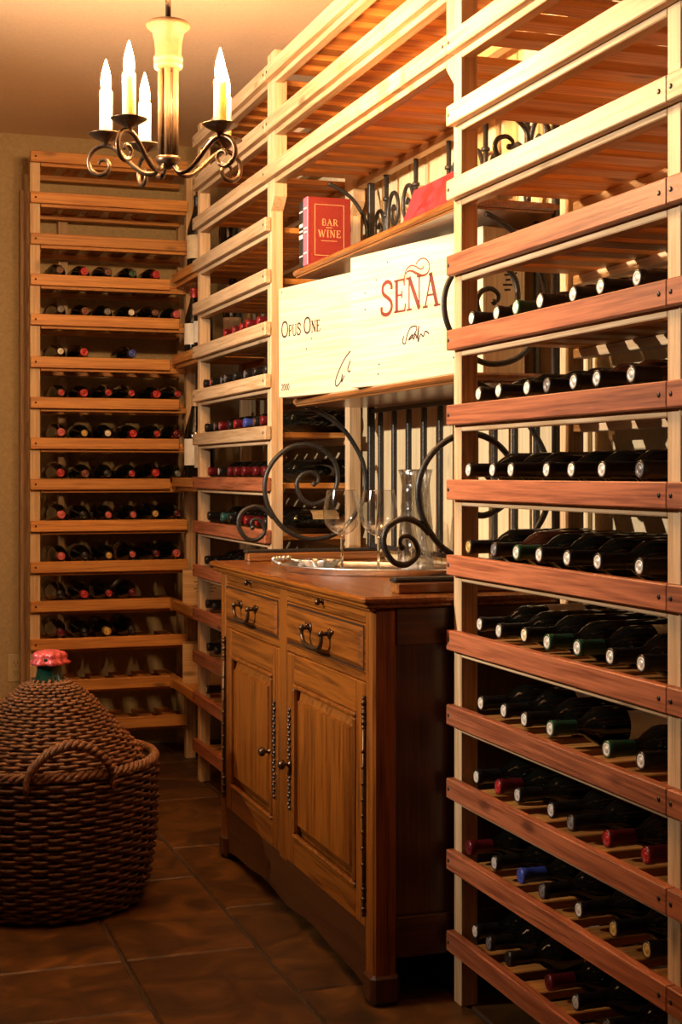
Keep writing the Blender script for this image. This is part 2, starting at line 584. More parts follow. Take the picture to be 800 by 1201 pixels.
# rack beyond the cabinet, running into the corner
rack_b = thing('wine_rack', 'pale wine rack beyond the cabinet, running into the corner', 'wine rack', (1.43, 4.95, 0))
BP = [4.430, 5.390]
for yc in BP:
    wbox('post', (PF, PF + PD), (yc - .02, yc + .02), (0, 2.50), 'pine_z', rack_b)
    wbox('post', (XB, XB + PD), (yc - .02, yc + .02), (0, 2.50), 'pine_z', rack_b)
wbox('post', (XB, XB + PD), (5.735, 5.775), (0, 2.50), 'pine_z', rack_b)
CORNER = {3, 5, 8, 11, 13}
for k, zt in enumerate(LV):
    mat = 'pine_y' if zt > 1.2 else 'redwood_y'  # rails below this height get the redder tone
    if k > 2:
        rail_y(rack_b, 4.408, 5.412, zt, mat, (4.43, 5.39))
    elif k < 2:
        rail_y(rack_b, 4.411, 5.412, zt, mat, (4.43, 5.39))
    deck_y(rack_b, 4.450, 5.370, zt, .115, .068)
    if k in CORNER:
        wbox('rail', (XR + .004, XR + RT), (5.413, 5.790), (zt - RH + .004, zt - .004), 'amber_y', rack_b, c=.002)
        z1 = zt - SLT
        wbox('cleat', (PF, PF + .03), (5.410, 5.79), (z1 - .038, z1 - .016), 'amber_y', rack_b, c=.002)
        wbox('cleat', (1.556, 1.586), (5.410, 5.735), (z1 - .038, z1 - .016), 'amber_y', rack_b, c=.002)
        for i in range(4):
            yc = 5.456 + .093 * i
            wbox('slat', (PF + .001, 1.590), (yc - .043, yc + .043), (z1 - .016, z1), 'amber_x', rack_b, c=.002)

# slatted shelves bridging the alcove overhead
bridge = thing('bridge_shelf', 'three slatted shelves bridging the alcove above the cabinet', 'shelf', (1.43, 3.68, 2.03))
rail_y(bridge, 2.956, 5.412, LV[2], 'pine_y', (2.975, 4.43, 5.39))
rail_y(bridge, 2.956, 4.410, LV[1], 'pine_y', (2.975, 4.39))
rail_y(bridge, 2.956, 4.410, LV[0], 'pine_y', (2.975, 4.39))
for k in range(3):
    deck_y(bridge, 3.001, 4.368, LV[k], .1139, .066)
for (ya, yb) in ((2.960, 3.000), (4.369, 4.409)):
    for xa in (PF, XB):
        mb = MB()
        # lower end cut at a slant away from its post
        if ya < 3.5:
            poly = [(ya, 2.50), (yb, 2.50), (yb, 2.075), (ya, 2.035)]
        else:
            poly = [(ya, 2.50), (yb, 2.50), (yb, 2.00), (ya, 2.04)]
        mb.prism(poly, xa, xa + PD, plane='yz')
        wmesh('bracket', mb, 'pine_z', bridge)

# corner rack on the back wall
YA = 5.80
rack_a = thing('wine_rack', 'tall narrow wine rack in the corner against the back wall', 'wine rack', (1.0, 5.98, 0))
LA = [2.444, 2.282, 2.119, 1.958, 1.800, 1.632, 1.471, 1.310, 1.148, 0.982, 0.819, 0.664, 0.513, 0.347, 0.185]
XA0, XA1 = 0.702, 1.255
for xa, ya in ((XA0, YA + RT), (1.335, YA + RT + .01), (XA0, 6.14), (0.86, 6.155), (1.37, 6.14)):
    wbox('post', (xa, xa + .04), (ya, ya + .04), (0, 2.43 if ya < 6 else 2.35), 'pine_z', rack_a)
for k, zt in enumerate(LA):
    xe = 1.335 if zt < 1.2 or k in (0, 1, 2) else 1.30
    if zt < 2.2 and k - 1 in ():
        xe = 1.25
    xe = min(xe, XR - .002) if any(abs(zt - LV[c]) < .07 for c in CORNER) else xe
    xe = XR + 0.0 if xe < 1.27 else xe
    r = wbox('rail', (XA0, xe), (YA, YA + RT), (zt - RH, zt), 'amber_x', rack_a, c=.002)
    p = wloc(r)
    link('screw', SCREW, r, (XA0 + .02 - p.x, YA - p.y, zt - RH / 2 - p.z), (PI / 2, 0, 0))
    z1 = zt - SLT; z0 = z1 - .016
    wbox('cleat', (XA0 + .042, 1.333), (YA + RT, YA + RT + .03), (z0 - .022, z0), 'amber_x', rack_a, c=.002)
    wbox('cleat', (XA0 + .042, 1.368), (6.10, 6.125), (z0 - .022, z0), 'amber_x', rack_a, c=.002)
    for i in range(6):
        xc = .80 + .098 * i
        wbox('slat', (xc - .029, xc + .029), (YA + RT + .001, 6.135), (z0, z1), 'amber_y', rack_a, c=.002)

# ------------------------------------------------------------------ bottles
BORDEAUX = [(0.0, .012), (.020, .004), (.034, 0), (.0375, .006), (.038, .02), (.038, .185), (.036, .200), (.026, .218), (.0165, .230), (.0145, .242), (.0140, .285), (.0152, .288), (.0152, .297), (.012, .299)]
BURGUNDY = [(0.0, .015), (.022, .004), (.037, 0), (.0405, .006), (.041, .02), (.041, .150), (.038, .172), (.029, .205), (.020, .235), (.0152, .260), (.0140, .285), (.0152, .288), (.0152, .297), (.012, .299)]
GB, CAPM, LABM = {}, {}, {}
for kn, prof in (('bordeaux', BORDEAUX), ('burgundy', BURGUNDY)):
    for mt in ('bottle_glass', 'bottle_brown'):
        GB[kn, mt] = MB().lathe(prof, 24, cap=False).mesh('glass_body', mt)
    lm = MB()
    r = prof[4][0] + .0005
    n = 14
    vs = [(r * math.cos(a), r * math.sin(a), z) for z in (.055, .145) for a in [(-1.05 + 2.1 * i / n) for i in range(n + 1)]]
    lm.add(vs, [(i, i + 1, n + 2 + i, n + 1 + i) for i in range(n)], 0, True)
    LABM[kn] = lm.mesh('paper_label', 'paper')
    LABM[kn, 'old'] = lm.mesh('paper_label', 'paper_old')


def cap_mesh(side, top, long=False):
    k = (side, top, long)
    if k not in CAPM:
        z0 = .222 if long else .246
        r0 = .0205 if long else .0149
        mb = MB()
        mb.lathe([(r0, z0), (.0160 if long else .0149, z0 + .02), (.0150, .284), (.0162, .287), (.0162, .2975), (.0150, .3003), (.0128, .3006), (.0122, .3000)], 18, cap=False)
        mb.lathe([(.0122, .3000), (.0118, .3005), (.0080, .3006), (.0074, .2998), (.0066, .2998), (.0060, .3006), (.0001, .3007)], 18, mi=1, cap=False)
        CAPM[k] = mb.mesh('capsule', ['capsule_' + side.replace(' ', '_'), 'capsule_' + top.replace(' ', '_')])
    return CAPM[k]


ORD = ['top', 'second', 'third', 'fourth', 'fifth', 'sixth', 'seventh', 'eighth', 'ninth', 'tenth', 'eleventh', 'twelfth', 'thirteenth', 'fourteenth', 'bottom']
rb = random.Random(11)
NTH = ['first', 'second', 'third', 'fourth', 'fifth', 'sixth', 'seventh', 'eighth']


def bottle(loc, rot, side, top, label, group, kind='bordeaux', mat='bottle_glass', paper=None, scale=1.0, long=False, spin=0.0):
    o = thing('wine_bottle', label, 'bottle', loc, 0, group)
    o.rotation_euler = rot
    o.scale = (scale,) * 3
    link('glass_body', GB[kind, mat], o)
    link('capsule', cap_mesh(side, top, long), o)
    if paper is not None:
        link('paper_label', LABM[kind] if paper == 'white' else LABM[kind, 'old'], o, rot=(0, 0, spin))
    return o


def lying_right(y, zt, side, top, where, group, nth, x=None, mat='bottle_glass', kind=None):
    kind = kind or rb.choice(['bordeaux', 'bordeaux', 'burgundy'])
    rad = .038 if kind == 'bordeaux' else .041
    x = (1.588 + rb.uniform(-.008, .010)) if x is None else x
    if side not in ('black', 'green'):
        side = 'dark red' if top in ('red', 'dark red', 'pink') else ('black' if top not in ('blue', 'teal') else top)
    lab = '%s-ended dark wine bottle, %s from the alcove post, %s' % (top, nth, where)
    return bottle((x, y, zt - SLT + rad + .0005), (0, -PI / 2, 0), side, top, lab, group, kind, mat,
                  rb.choice([None, 'white', 'old', None]), spin=rb.uniform(0, 6.28))


# rack beside the cabinet's dark end: neck positions along the shelf, capsule side / end
W_, K_ = 'white', 'black'
CROWS = {
    6: [(2.876, K_, W_), (2.765, K_, W_), (2.660, 'green', W_), (2.545, K_, W_), (2.43, K_, W_), (2.31, K_, W_), (2.19, K_, W_)],
    7: [(2.855, K_, W_), (2.730, K_, W_), (2.620, K_, W_), (2.535, 'grey', 'grey'), (2.415, 'silver', 'silver'), (2.320, 'silver', 'silver'), (2.200, 'silver', 'silver')],
    8: [(2.876, K_, W_), (2.785, K_, W_), (2.665, K_, W_), (2.540, K_, W_), (2.440, K_, W_), (2.310, K_, W_), (2.170, K_, 'grey')],
    9: [(2.875, K_, 'gold'), (2.750, 'grey', 'grey'), (2.640, 'green', W_), (2.545, K_, W_), (2.430, K_, W_), (2.320, K_, W_), (2.170, K_, W_)],
    10: [(2.855, K_, W_), (2.722, K_, W_), (2.635, K_, 'cream'), (2.510, 'green', W_), (2.410, 'green', W_), (2.275, K_, W_), (2.175, K_, W_)],
    11: [(2.825, K_, W_), (2.720, K_, W_), (2.610, K_, W_), (2.500, 'green', W_), (2.280, 'green', W_), (2.170, K_, W_)],
    12: [(2.850, K_, W_), (2.745, 'red', 'red'), (2.660, K_, 'silver'), (2.520, 'silver', 'silver'), (2.415, 'grey', 'grey'), (2.290, 'red', 'red'), (2.170, 'red', 'red')],
    13: [(2.876, 'dark red', 'dark red'), (2.745, 'silver', 'silver'), (2.640, 'blue', 'blue'), (2.530, 'grey', 'grey'), (2.400, K_, W_), (2.280, 'gold', 'gold'), (2.160, 'gold', 'gold')],
    14: [(2.865, K_, W_), (2.790, K_, 'grey'), (2.680, K_, K_), (2.530, 'dark red', 'dark red'), (2.420, 'silver', 'silver'), (2.290, K_, 'grey'), (2.160, K_, W_)],
}
for k, row in CROWS.items():
    last = 9.0
    for nth, (y, s_, t_) in zip(NTH, row):
        if last - y < .083:
            y = last - .083
        last = y
        mat = 'bottle_brown' if (k == 7 and t_ == 'silver') or (k == 9 and s_ == 'grey') else 'bottle_glass'
        lying_right(y, LV[k], s_, t_, '%s shelf beside the cabinet' % ORD[k], 'bottles in the rack beside the cabinet', nth, mat=mat,
                    kind='bordeaux')
BROWS = {
    5: [(5.04, 'red', 'red'), (4.92, 'red', 'red'), (4.81, 'red', 'red'), (4.69, 'red', 'red'), (4.59, 'red', 'red')],
    6: [(5.31, K_, K_), (5.22, K_, 'pink'), (5.08, 'grey', 'grey'), (4.985, 'grey', 'grey'), (4.87, K_, K_), (4.75, 'grey', 'grey'), (4.64, K_, K_), (4.53, K_, K_)],
    7: [(5.30, K_, K_), (5.17, 'grey', 'grey'), (5.08, 'dark red', 'pink'), (4.99, K_, K_), (4.86, 'dark red', 'red'), (4.75, 'blue', 'blue'), (4.65, 'brown', 'brown'), (4.53, 'dark red', 'dark red')],
    8: [(5.28, 'dark red', 'red'), (5.13, 'silver', 'silver'), (4.965, 'dark red', 'dark red'), (4.87, 'dark red', 'dark red'), (4.745, 'dark red', 'dark red'), (4.655, 'dark red', 'dark red'), (4.54, 'dark red', 'dark red')],
    9: [(5.29, K_, K_), (5.10, 'teal', 'teal'), (4.94, K_, K_), (4.835, 'red', 'red'), (4.73, 'red', 'red'), (4.62, 'red', 'red'), (4.52, K_, K_)],
    10: [(5.31, K_, K_), (5.20, K_, K_)],
    11: [(5.31, K_, K_), (5.20, K_, K_)],
    12: [(5.31, K_, K_), (5.19, K_, K_)],
    13: [(5.30, K_, 'silver')],
}
for k, row in BROWS.items():
    for nth, (y, s_, t_) in zip(NTH, sorted(row)):
        lying_right(y, LV[k], s_, t_, '%s shelf beyond the cabinet' % ORD[k], 'bottles in the rack beyond the cabinet', nth, kind='bordeaux')
# corner rack: x positions and capsules
AX = [.822, .918, 1.012, 1.110, 1.206, 1.297]
AROWS = {
    3: ['brown', 'red', 'brown', 'green', 'red', None],
    4: ['grey', 'brown', 'grey', 'white', 'brown', 'pink'],
    5: ['white', 'red', None, 'blue', None, None],
    6: ['red', 'red', 'red', 'red', 'red', 'red'],
    7: ['pink', 'gold', 'white', 'red', 'red', 'dark red'],
    8: ['red', 'brown', 'black', 'red', 'red', 'grey'],
    9: ['pink', 'black', 'pink', 'pink', 'gold', 'dark red'],
    10: ['pink', 'black', 'gold', 'pink', 'dark red', 'pink'],
    11: ['black', 'red', 'red', 'dark red', None, None],
    12: ['dark red', 'black', 'gold', 'black', None, None],
}
for k, row in AROWS.items():
    for i, c_ in enumerate(row):
        if c_ is None:
            continue
        kd = 'burgundy' if rb.random() < .45 else 'bordeaux'
        rad = .038 if kd == 'bordeaux' else .041
        x = AX[i] + rb.uniform(-.004, .004)
        side = c_ if rb.random() < .5 and c_ not in ('white',) else 'black'
        bottle((x, 6.118 + rb.uniform(-.008, .008), LA[k] - SLT + rad + .0005), (PI / 2, 0, 0), side, c_,
               '%s-ended dark wine bottle, %s from the open end, %s shelf of the corner rack' % (c_, NTH[sum(q is not None for q in row[:i])], ORD[k]),
               'bottles in the corner rack', kd, 'bottle_glass', rb.choice(['white', 'old', None]), spin=rb.uniform(0, 6.28))


def standing(x, y, k, side, label, paper, scale=1.0, kind='burgundy', spin=-2.5, long=True, mat='bottle_glass'):
    bottle((x, y, LV[k] - SLT), (0, 0, 0), side, side, label, 'bottles standing in the corner', kind, mat, paper, scale, long, spin)


standing(1.335, 5.63, 3, 'black', 'upright dark bottle with pale label on the highest corner shelf', 'old', 1.03, spin=-2.2)
standing(1.43, 5.50, 3, 'black', 'upright dark bottle behind the post on the highest corner shelf', None, 1.0)
standing(1.332, 5.68, 5, 'red', 'upright bottle with long red capsule and white label in the corner', 'white', .93, spin=-2.3)
standing(1.345, 5.575, 5, 'dark red', 'upright bottle with white label next to the red capped corner bottle', 'white', .93, spin=-2.4)
standing(1.44, 5.48, 5, 'black', 'upright dark bottle behind the post on the second corner shelf', 'white', .98, spin=-2.0)
standing(1.335, 5.66, 8, 'tan', 'tall upright bottle with tan capsule on the third corner shelf', 'white', 1.16, spin=-2.0)
standing(1.345, 5.55, 8, 'black', 'short upright dark bottle on the third corner shelf', 'old', .98, spin=-2.4)

# ------------------------------------------------------------------ cabinet
CX, CY0, CY1, CZ = 1.10, 2.978, 4.330, 0.90
cab = thing('sideboard', 'carved oak sideboard cabinet with two drawers and two panelled doors', 'cabinet', (1.35, 3.648, 0))


def cb(name, x, y, z, mat, parent=cab, c=.002):
    return wbox(name, x, y, z, mat, parent, c)


cb('side_panel', (CX + .02, 1.60), (CY0 + .012, CY0 + .034), (.10, .872), 'dark_oak_z')  # near end: same oak, painted darker as the side in shade
cb('side_panel', (CX + .02, 1.60), (CY1 - .034, CY1 - .012), (.10, .872), 'oak_z')
cb('back_panel', (1.585, 1.60), (CY0 + .034, CY1 - .034), (.10, .872), 'dark_oak_z')  # same oak, shade put into the colour
cb('bottom_board', (CX + .03, 1.585), (CY0 + .034, CY1 - .034), (.13, .15), 'shaded_oak_y')
# corner posts reaching the floor
for y0 in (CY0, CY1 - .055):
    cb('corner_post', (CX, CX + .055), (y0, y0 + .055), (0, .872), 'oak_z', c=.006)
    cb('corner_post', (1.555, 1.605), (y0, y0 + .055), (0, .872), 'dark_oak_z', c=.006)  # rear posts: same oak, shade put into the colour
    cb('foot', (CX - .006, CX + .064), (y0 - .006, y0 + .061), (0, .07), 'dark_oak_z', c=.01)  # feet: same oak, shade put into the colour
# side rails of the near end
for z0, z1 in ((.10, .19), (.79, .872)):
    cb('side_rail', (CX + .055, 1.555), (CY0 + .002, CY0 + .012), (z0, z1), 'dark_oak_x')  # near end: same oak, shade put into the colour
# worktop with moulded edge
top_poly = []
mb = MB()
mb.box(CX - .030, 1.615, CY0 - .016, CY1 + .030, .884, CZ, .005)
mb.box(CX - .020, 1.612, CY0 - .010, CY1 + .020, .874, .8845, .003)
wmesh('top_board', mb, 'oak_y', cab)
mb = MB()
mb.box(CX - .012, CX + .004, CY0 - .006, CY1 + .012, .868, .8745, .002)
wmesh('top_moulding', mb, 'oak_y', cab)
YI0, YI1, YM0, YM1 = CY0 + .055, CY1 - .055, 3.640, 3.708
cb('front_rail', (CX + .004, CX + .03), (YI0, YI1), (.835, .848), 'oak_y')
cb('front_rail', (CX + .004, CX + .03), (YI0, YI1), (.704, .722), 'oak_y')
cb('front_rail', (CX + .004, CX + .03), (YI0, YI1), (.868, .874), 'oak_y')
cb('centre_stile', (CX + .002, CX + .03), (YM0, YM1), (.15, .868), 'oak_z')


def knob(name, x, y, z, r, parent, mat='bronze'):
    mb = MB()
    mb.lathe([(r * .9, 0), (r * .8, .002), (r * .35, .005), (r * .35, r * .9), (r * .9, r * 1.2), (r, r * 1.7), (r * .8, r * 2.2), (r * .2, r * 2.45)], 14)
    p = wloc(parent)
    return link(name, mb.mesh(name, mat), parent, (x - p.x, y - p.y, z - p.z), (0, -PI / 2, 0))


for (ya, yb, tag_) in ((YI0, YM0, 'r'), (YM1, YI1, 'l')):
    ym = (ya + yb) / 2
    # pull-out slide above the drawer
    s = cb('pull_out_slide', (CX + .002, CX + .40), (ya + .002, yb - .002), (.8485, .8675), 'oak_y')
    knob('knob', CX + .002, ym, .858, .0085, s)
    # drawer: front with a raised bevelled field
    d = cb('drawer', (CX + .002, CX + .026), (ya + .002, yb - .002), (.7235, .8335), 'oak_y', c=.003)
    mb = MB()
    y0, y1, z0, z1, i = ya + .014, yb - .014, .733, .825, .012
    mb.add([(CX + .002, y0, z0), (CX + .002, y1, z0), (CX + .002, y1, z1), (CX + .002, y0, z1),
            (CX - .006, y0 + i, z0 + i), (CX - .006, y1 - i, z0 + i), (CX - .006, y1 - i, z1 - i), (CX - .006, y0 + i, z1 - i)],
           [(0, 1, 5, 4), (1, 2, 6, 5), (2, 3, 7, 6), (3, 0, 4, 7), (4, 5, 6, 7)])
    wmesh('drawer_field', mb, 'oak_y', d)
    mb = MB()
    for (a0, a1, b0, b1) in ((y0 - .005, y1 + .005, z1, z1 + .005), (y0 - .005, y1 + .005, z0 - .005, z0)):
        mb.box(CX + .0005, CX + .003, a0, a1, b0, b1)
    for a0 in (y0 - .005, y1):
        mb.box(CX + .0005, CX + .003, a0, a0 + .005, z0, z1)
    wmesh('glaze_line', mb, 'glaze_line', d, 'stuff')
    # bail handle
    mb = MB()
    xh = CX - .006
    for sy in (-.075, .075):
        mb.tube([(xh, ym + sy, .789), (xh - .004, ym + sy, .789)], [.013, .011], 10)
        mb.tube([(xh - .002, ym + sy, .789), (xh - .022, ym + sy, .789)], .0055, 8)
        mb.sphere((xh - .022, ym + sy, .789), .0085, 8)
        mb.tube([(xh - .002, ym + sy * 1.1, .791), (xh - .002, ym + sy * 1.42, .797)], [.008, .003], 6)
    pts = crom([(xh - .022, ym + e, z) for e, z in ((-.075, .789), (-.076, .772), (-.062, .755), (-.035, .750), (0, .749), (.035, .750), (.062, .755), (.076, .772), (.075, .789))], 4)
    mb.tube(pts, [.0045 + .0028 * math.sin(PI * j / (len(pts) - 1)) ** 2 for j in range(len(pts))], 8)
    wmesh('bail_handle', mb, 'bronze', d)
    # door: frame of stiles and rails, raised panel
    z0, z1 = .158, .7025
    st = .062
    door = cb('door', (CX + .020, CX + .026), (ya + .002, yb - .002), (z0, z1), 'oak_z')
    for (e0, e1) in ((ya + .002, ya + .002 + st), (yb - .002 - st, yb - .002)):
        wbox('door_stile', (CX + .001, CX + .020), (e0, e1), (z0, z1), 'oak_z', door, .003)
    for (e0, e1) in ((z1 - .075, z1), (z0, z0 + .072)):
        wbox('door_rail', (CX + .0015, CX + .020), (ya + .002 + st, yb - .002 - st), (e0, e1), 'oak_y', door, .003)
    y0, y1, q0, q1, i = ya + st + .002, yb - st - .002, z0 + .072, z1 - .075, .026
    # ogee moulding round the panel
    mb = MB()
    for (a0, a1, b0, b1) in ((y0, y1, q1 - .012, q1), (y0, y1, q0, q0 + .012)):
        mb.box(CX - .005, CX + .010, a0, a1, b0, b1, .004)
    for (a0, a1) in ((y0, y0 + .012), (y1 - .012, y1)):
        mb.box(CX - .005, CX + .010, a0, a1, q0 + .012, q1 - .012, .004)
    wmesh('panel_moulding', mb, 'oak_z', door)
    y0 += .012; y1 -= .012; q0 += .012; q1 -= .012
    mb = MB()
    xb_, xf_ = CX + .019, CX - .001
    mb.add([(xb_, y0, q0), (xb_, y1, q0), (xb_, y1, q1), (xb_, y0, q1),
            (xf_ + .006, y0 + i, q0 + i), (xf_ + .006, y1 - i, q0 + i), (xf_ + .006, y1 - i, q1 - i), (xf_ + .006, y0 + i, q1 - i),
            (xf_, y0 + i + .003, q0 + i + .003), (xf_, y1 - i - .003, q0 + i + .003), (xf_, y1 - i - .003, q1 - i - .003), (xf_, y0 + i + .003, q1 - i - .003)],
           [(0, 1, 5, 4), (1, 2, 6, 5), (2, 3, 7, 6), (3, 0, 4, 7), (4, 5, 9, 8), (5, 6, 10, 9), (6, 7, 11, 10), (7, 4, 8, 11), (8, 9, 10, 11)])
    wmesh('raised_panel', mb, 'oak_z', door)
    # tall pierced escutcheon on the inner stile and a knob beside it
    ye = (yb - .033) if tag_ == 'r' else (ya + .040)
    mb = MB()
    for j in range(27):
        z = .300 + .0098 * j
        mb.sphere((CX - .002, ye + (.004 if j % 2 else -.004), z), .0048 if j % 3 else .0062, 8, sq=(.7, 1, 1))
    mb.box(CX - .003, CX + .001, ye - .003, ye + .003, .296, .560, .001)
    wmesh('escutcheon', mb, 'pewter', door)
    yk = 3.600 if tag_ == 'r' else 3.785
    knob('door_knob', CX - .003, yk, .415, .013, door)
    # long ornamental hinge on the outer edge
    yh = ya - .004 if tag_ == 'r' else yb + .004
    mb = MB()
    mb.tube([(CX - .004, yh, .185), (CX - .004, yh, .675)], .0045, 8)
    for j in range(7):
        mb.sphere((CX - .004, yh, .19 + .011 * j), .007 if j % 2 else .0055, 8)
        mb.sphere((CX - .004, yh, .67 - .011 * j), .007 if j % 2 else .0055, 8)
    for j in range(8):
        mb.sphere((CX - .006, yh, .30 + .036 * j), .0055, 8)
    wmesh('hinge', mb, 'bronze', door)
# shaped apron, the shadow under the doors put into its colour
poly = [(YI0, .158), (YI1, .158)]
N = 40
for j in range(N + 1):
    t = j / N
    y = YI1 + (YI0 - YI1) * t
    u = abs(2 * t - 1)
    z = .040 - .030 * max(0, (u - .70) / .30) ** 1.6 + .006 * math.cos(2 * PI * 3 * t)
    poly.append((y, z))
mb = MB()
m2 = len(poly)
# quad strip keeps the scalloped outline clean
vs, fs = [], []
for j in range(N + 1):
    y, z = poly[2 + j]
    for x in (CX + .006, CX + .026):
        vs += [(x, y, .158), (x, y, z)]
for j in range(N):
    o = 4 * j
    fs += [(o, o + 1, o + 5, o + 4), (o + 2, o + 6, o + 7, o + 3), (o + 1, o + 3, o + 7, o + 5), (o, o + 4, o + 6, o + 2)]
mb.add(vs, fs)
wmesh('apron', mb, 'shaded_oak_y', cab)

# ------------------------------------------------------------------ wrought iron display rack on the cabinet
EY0, EY1 = 3.030, 4.285
EXB, EXF = 1.575, 1.320
etg = thing('display_rack', 'wrought iron scroll display rack with wooden shelves standing on the cabinet', 'display rack', (1.40, 3.65, CZ))
BIG = [(1.374, 1.136), (1.386, 1.142), (1.388, 1.157), (1.374, 1.17), (1.358, 1.173), (1.333, 1.164), (1.318, 1.139), (1.324, 1.109), (1.34, 1.086), (1.371, 1.073), (1.408, 1.085), (1.437, 1.109), (1.451, 1.145), (1.446, 1.193), (1.424, 1.225), (1.39, 1.249), (1.352, 1.259), (1.302, 1.252), (1.259, 1.225), (1.229, 1.186), (1.215, 1.139), (1.22, 1.086), (1.244, 1.036), (1.284, 0.994), (1.346, 0.967), (1.408, 0.969), (1.459, 0.989), (1.497, 1.025), (1.532, 1.078), (1.545, 1.139), (1.535, 1.205), (1.503, 1.265), (1.459, 1.318), (1.396, 1.359), (1.346, 1.380)]
SMALL = [(1.176, 1.003), (1.171, 1.016), (1.177, 1.027), (1.195, 1.027), (1.21, 1.01), (1.213, 0.986), (1.186, 0.965), (1.153, 0.973), (1.132, 1.011), (1.141, 1.049), (1.18, 1.068), (1.216, 1.057), (1.241, 1.033)]


def side_scroll(pts, y, r, name, fx=lambda x: x, fz=lambda z: z):
    P = crom([(fx(x), y, fz(z)) for x, z in pts], 5)
    R = [r * min(1.0, .62 + .38 * j / 30) for j in range(len(P))]
    mb = MB().tube(P, R, 8)
    mb.sphere(P[0], r * 1.15, 8)
    wmesh(name, mb, 'iron', etg)


SH = [1.400, 1.797]         # shelf tops
for y in (EY0, EY1):
    cbm = wbox('foot', (1.168, 1.600), (y - .022, y + .022), (CZ, CZ + .026), 'shelf_oak_x', etg, c=.004)
    wbox('foot_strap', (1.163, 1.600), (y - .019, y + .019), (CZ + .026, CZ + .036), 'iron', etg, c=.003)
    wbox('upright', (EXB - .010, EXB + .010), (y - .010, y + .010), (CZ + .036, 2.12), 'iron', etg, c=.002)
    side_scroll(BIG, y, .0075, 'side_scroll', lambda x: x + .012)
    side_scroll(SMALL, y, .0070, 'side_scroll', lambda x: x + .012)
    zz = lambda z: SH[0] + .022 + (z - .967) * .83
    xx = lambda x: 1.29 + (x - 1.215) * .78
    side_scroll(BIG, y, .0070, 'side_scroll', xx, zz)
    z3 = lambda z: SH[1] + .020 + (z - .967) * .62
    x3 = lambda x: 1.35 + (x - 1.215) * .64
    side_scroll(BIG, y, .0065, 'side_scroll', x3, z3)
# shelves
for z in SH:
    mb = MB()
    mb.box(EXF, 1.600, EY0 - .012, EY1 + .012, z - .018, z, .005)
    mb.box(EXF + .008, 1.595, EY0 - .004, EY1 + .004, z - .024, z - .0175, .002)
    wmesh('shelf', mb, 'shelf_oak_y', etg)
# back: bars between two rails
wbox('back_rail', (EXB - .006, EXB + .006), (EY0 + .010, EY1 - .010), (CZ + .036, CZ + .050), 'iron', etg)
wbox('back_rail', (EXB - .006, EXB + .006), (EY0 + .010, EY1 - .010), (1.358, 1.372), 'iron', etg)
for i in range(10):
    y = EY0 + .105 + .1185 * i
    wbox('bar', (EXB - .007, EXB + .007), (y - .007, y + .007), (CZ + .050, 1.358), 'iron', etg, c=.002)
for i in range(10):
    y = EY0 + .105 + .1185 * i
    if i % 2 == 0:
        wbox('bar', (EXB - .006, EXB + .006), (y - .006, y + .006), (SH[0], SH[1] - .024), 'iron', etg, c=.002)
# crest of curls over the upper shelf
for i, yc in enumerate([EY0 + .155 + .241 * j for j in range(5)]):
    hgt = [.285, .300, .310, .300, .285][i]
    z0 = SH[1]
    mb = MB()
    mb.tube([(EXB, yc, z0), (EXB, yc, z0 + hgt)], .0075, 8)
    mb.sphere((EXB, yc, z0 + hgt), .011, 8)
    for zc in (.155, .205):
        mb.lathe([(.0075, 0), (.012, .003), (.012, .010), (.0075, .013)], 10, EXB, yc, z0 + zc)
    wmesh('crest_bar', mb, 'iron', etg)
    for s in (-1, 1):
        up = .035 if (s < 0) == (i % 2 == 0) else 0.0
        q = [(.006, .02), (.010, .085), (.018, .140), (.042, .180), (.076, .182), (.098, .152), (.096, .112), (.074, .092), (.050, .104), (.046, .130), (.062, .146), (.074, .132)]
        P = crom([(EXB, yc + s * a, z0 + b + up * min(1, b / .1)) for a, b in q], 5)
        mb = MB().tube(P, [.0070 - .002 * j / len(P) for j in range(len(P))], 8)
        wmesh('crest_scroll', mb, 'iron', etg)

# ------------------------------------------------------------------ lettering
def cr2(pts, sub=5):
    return [(p.x, p.y) for p in crom([(a, b, 0) for a, b in pts], sub)]


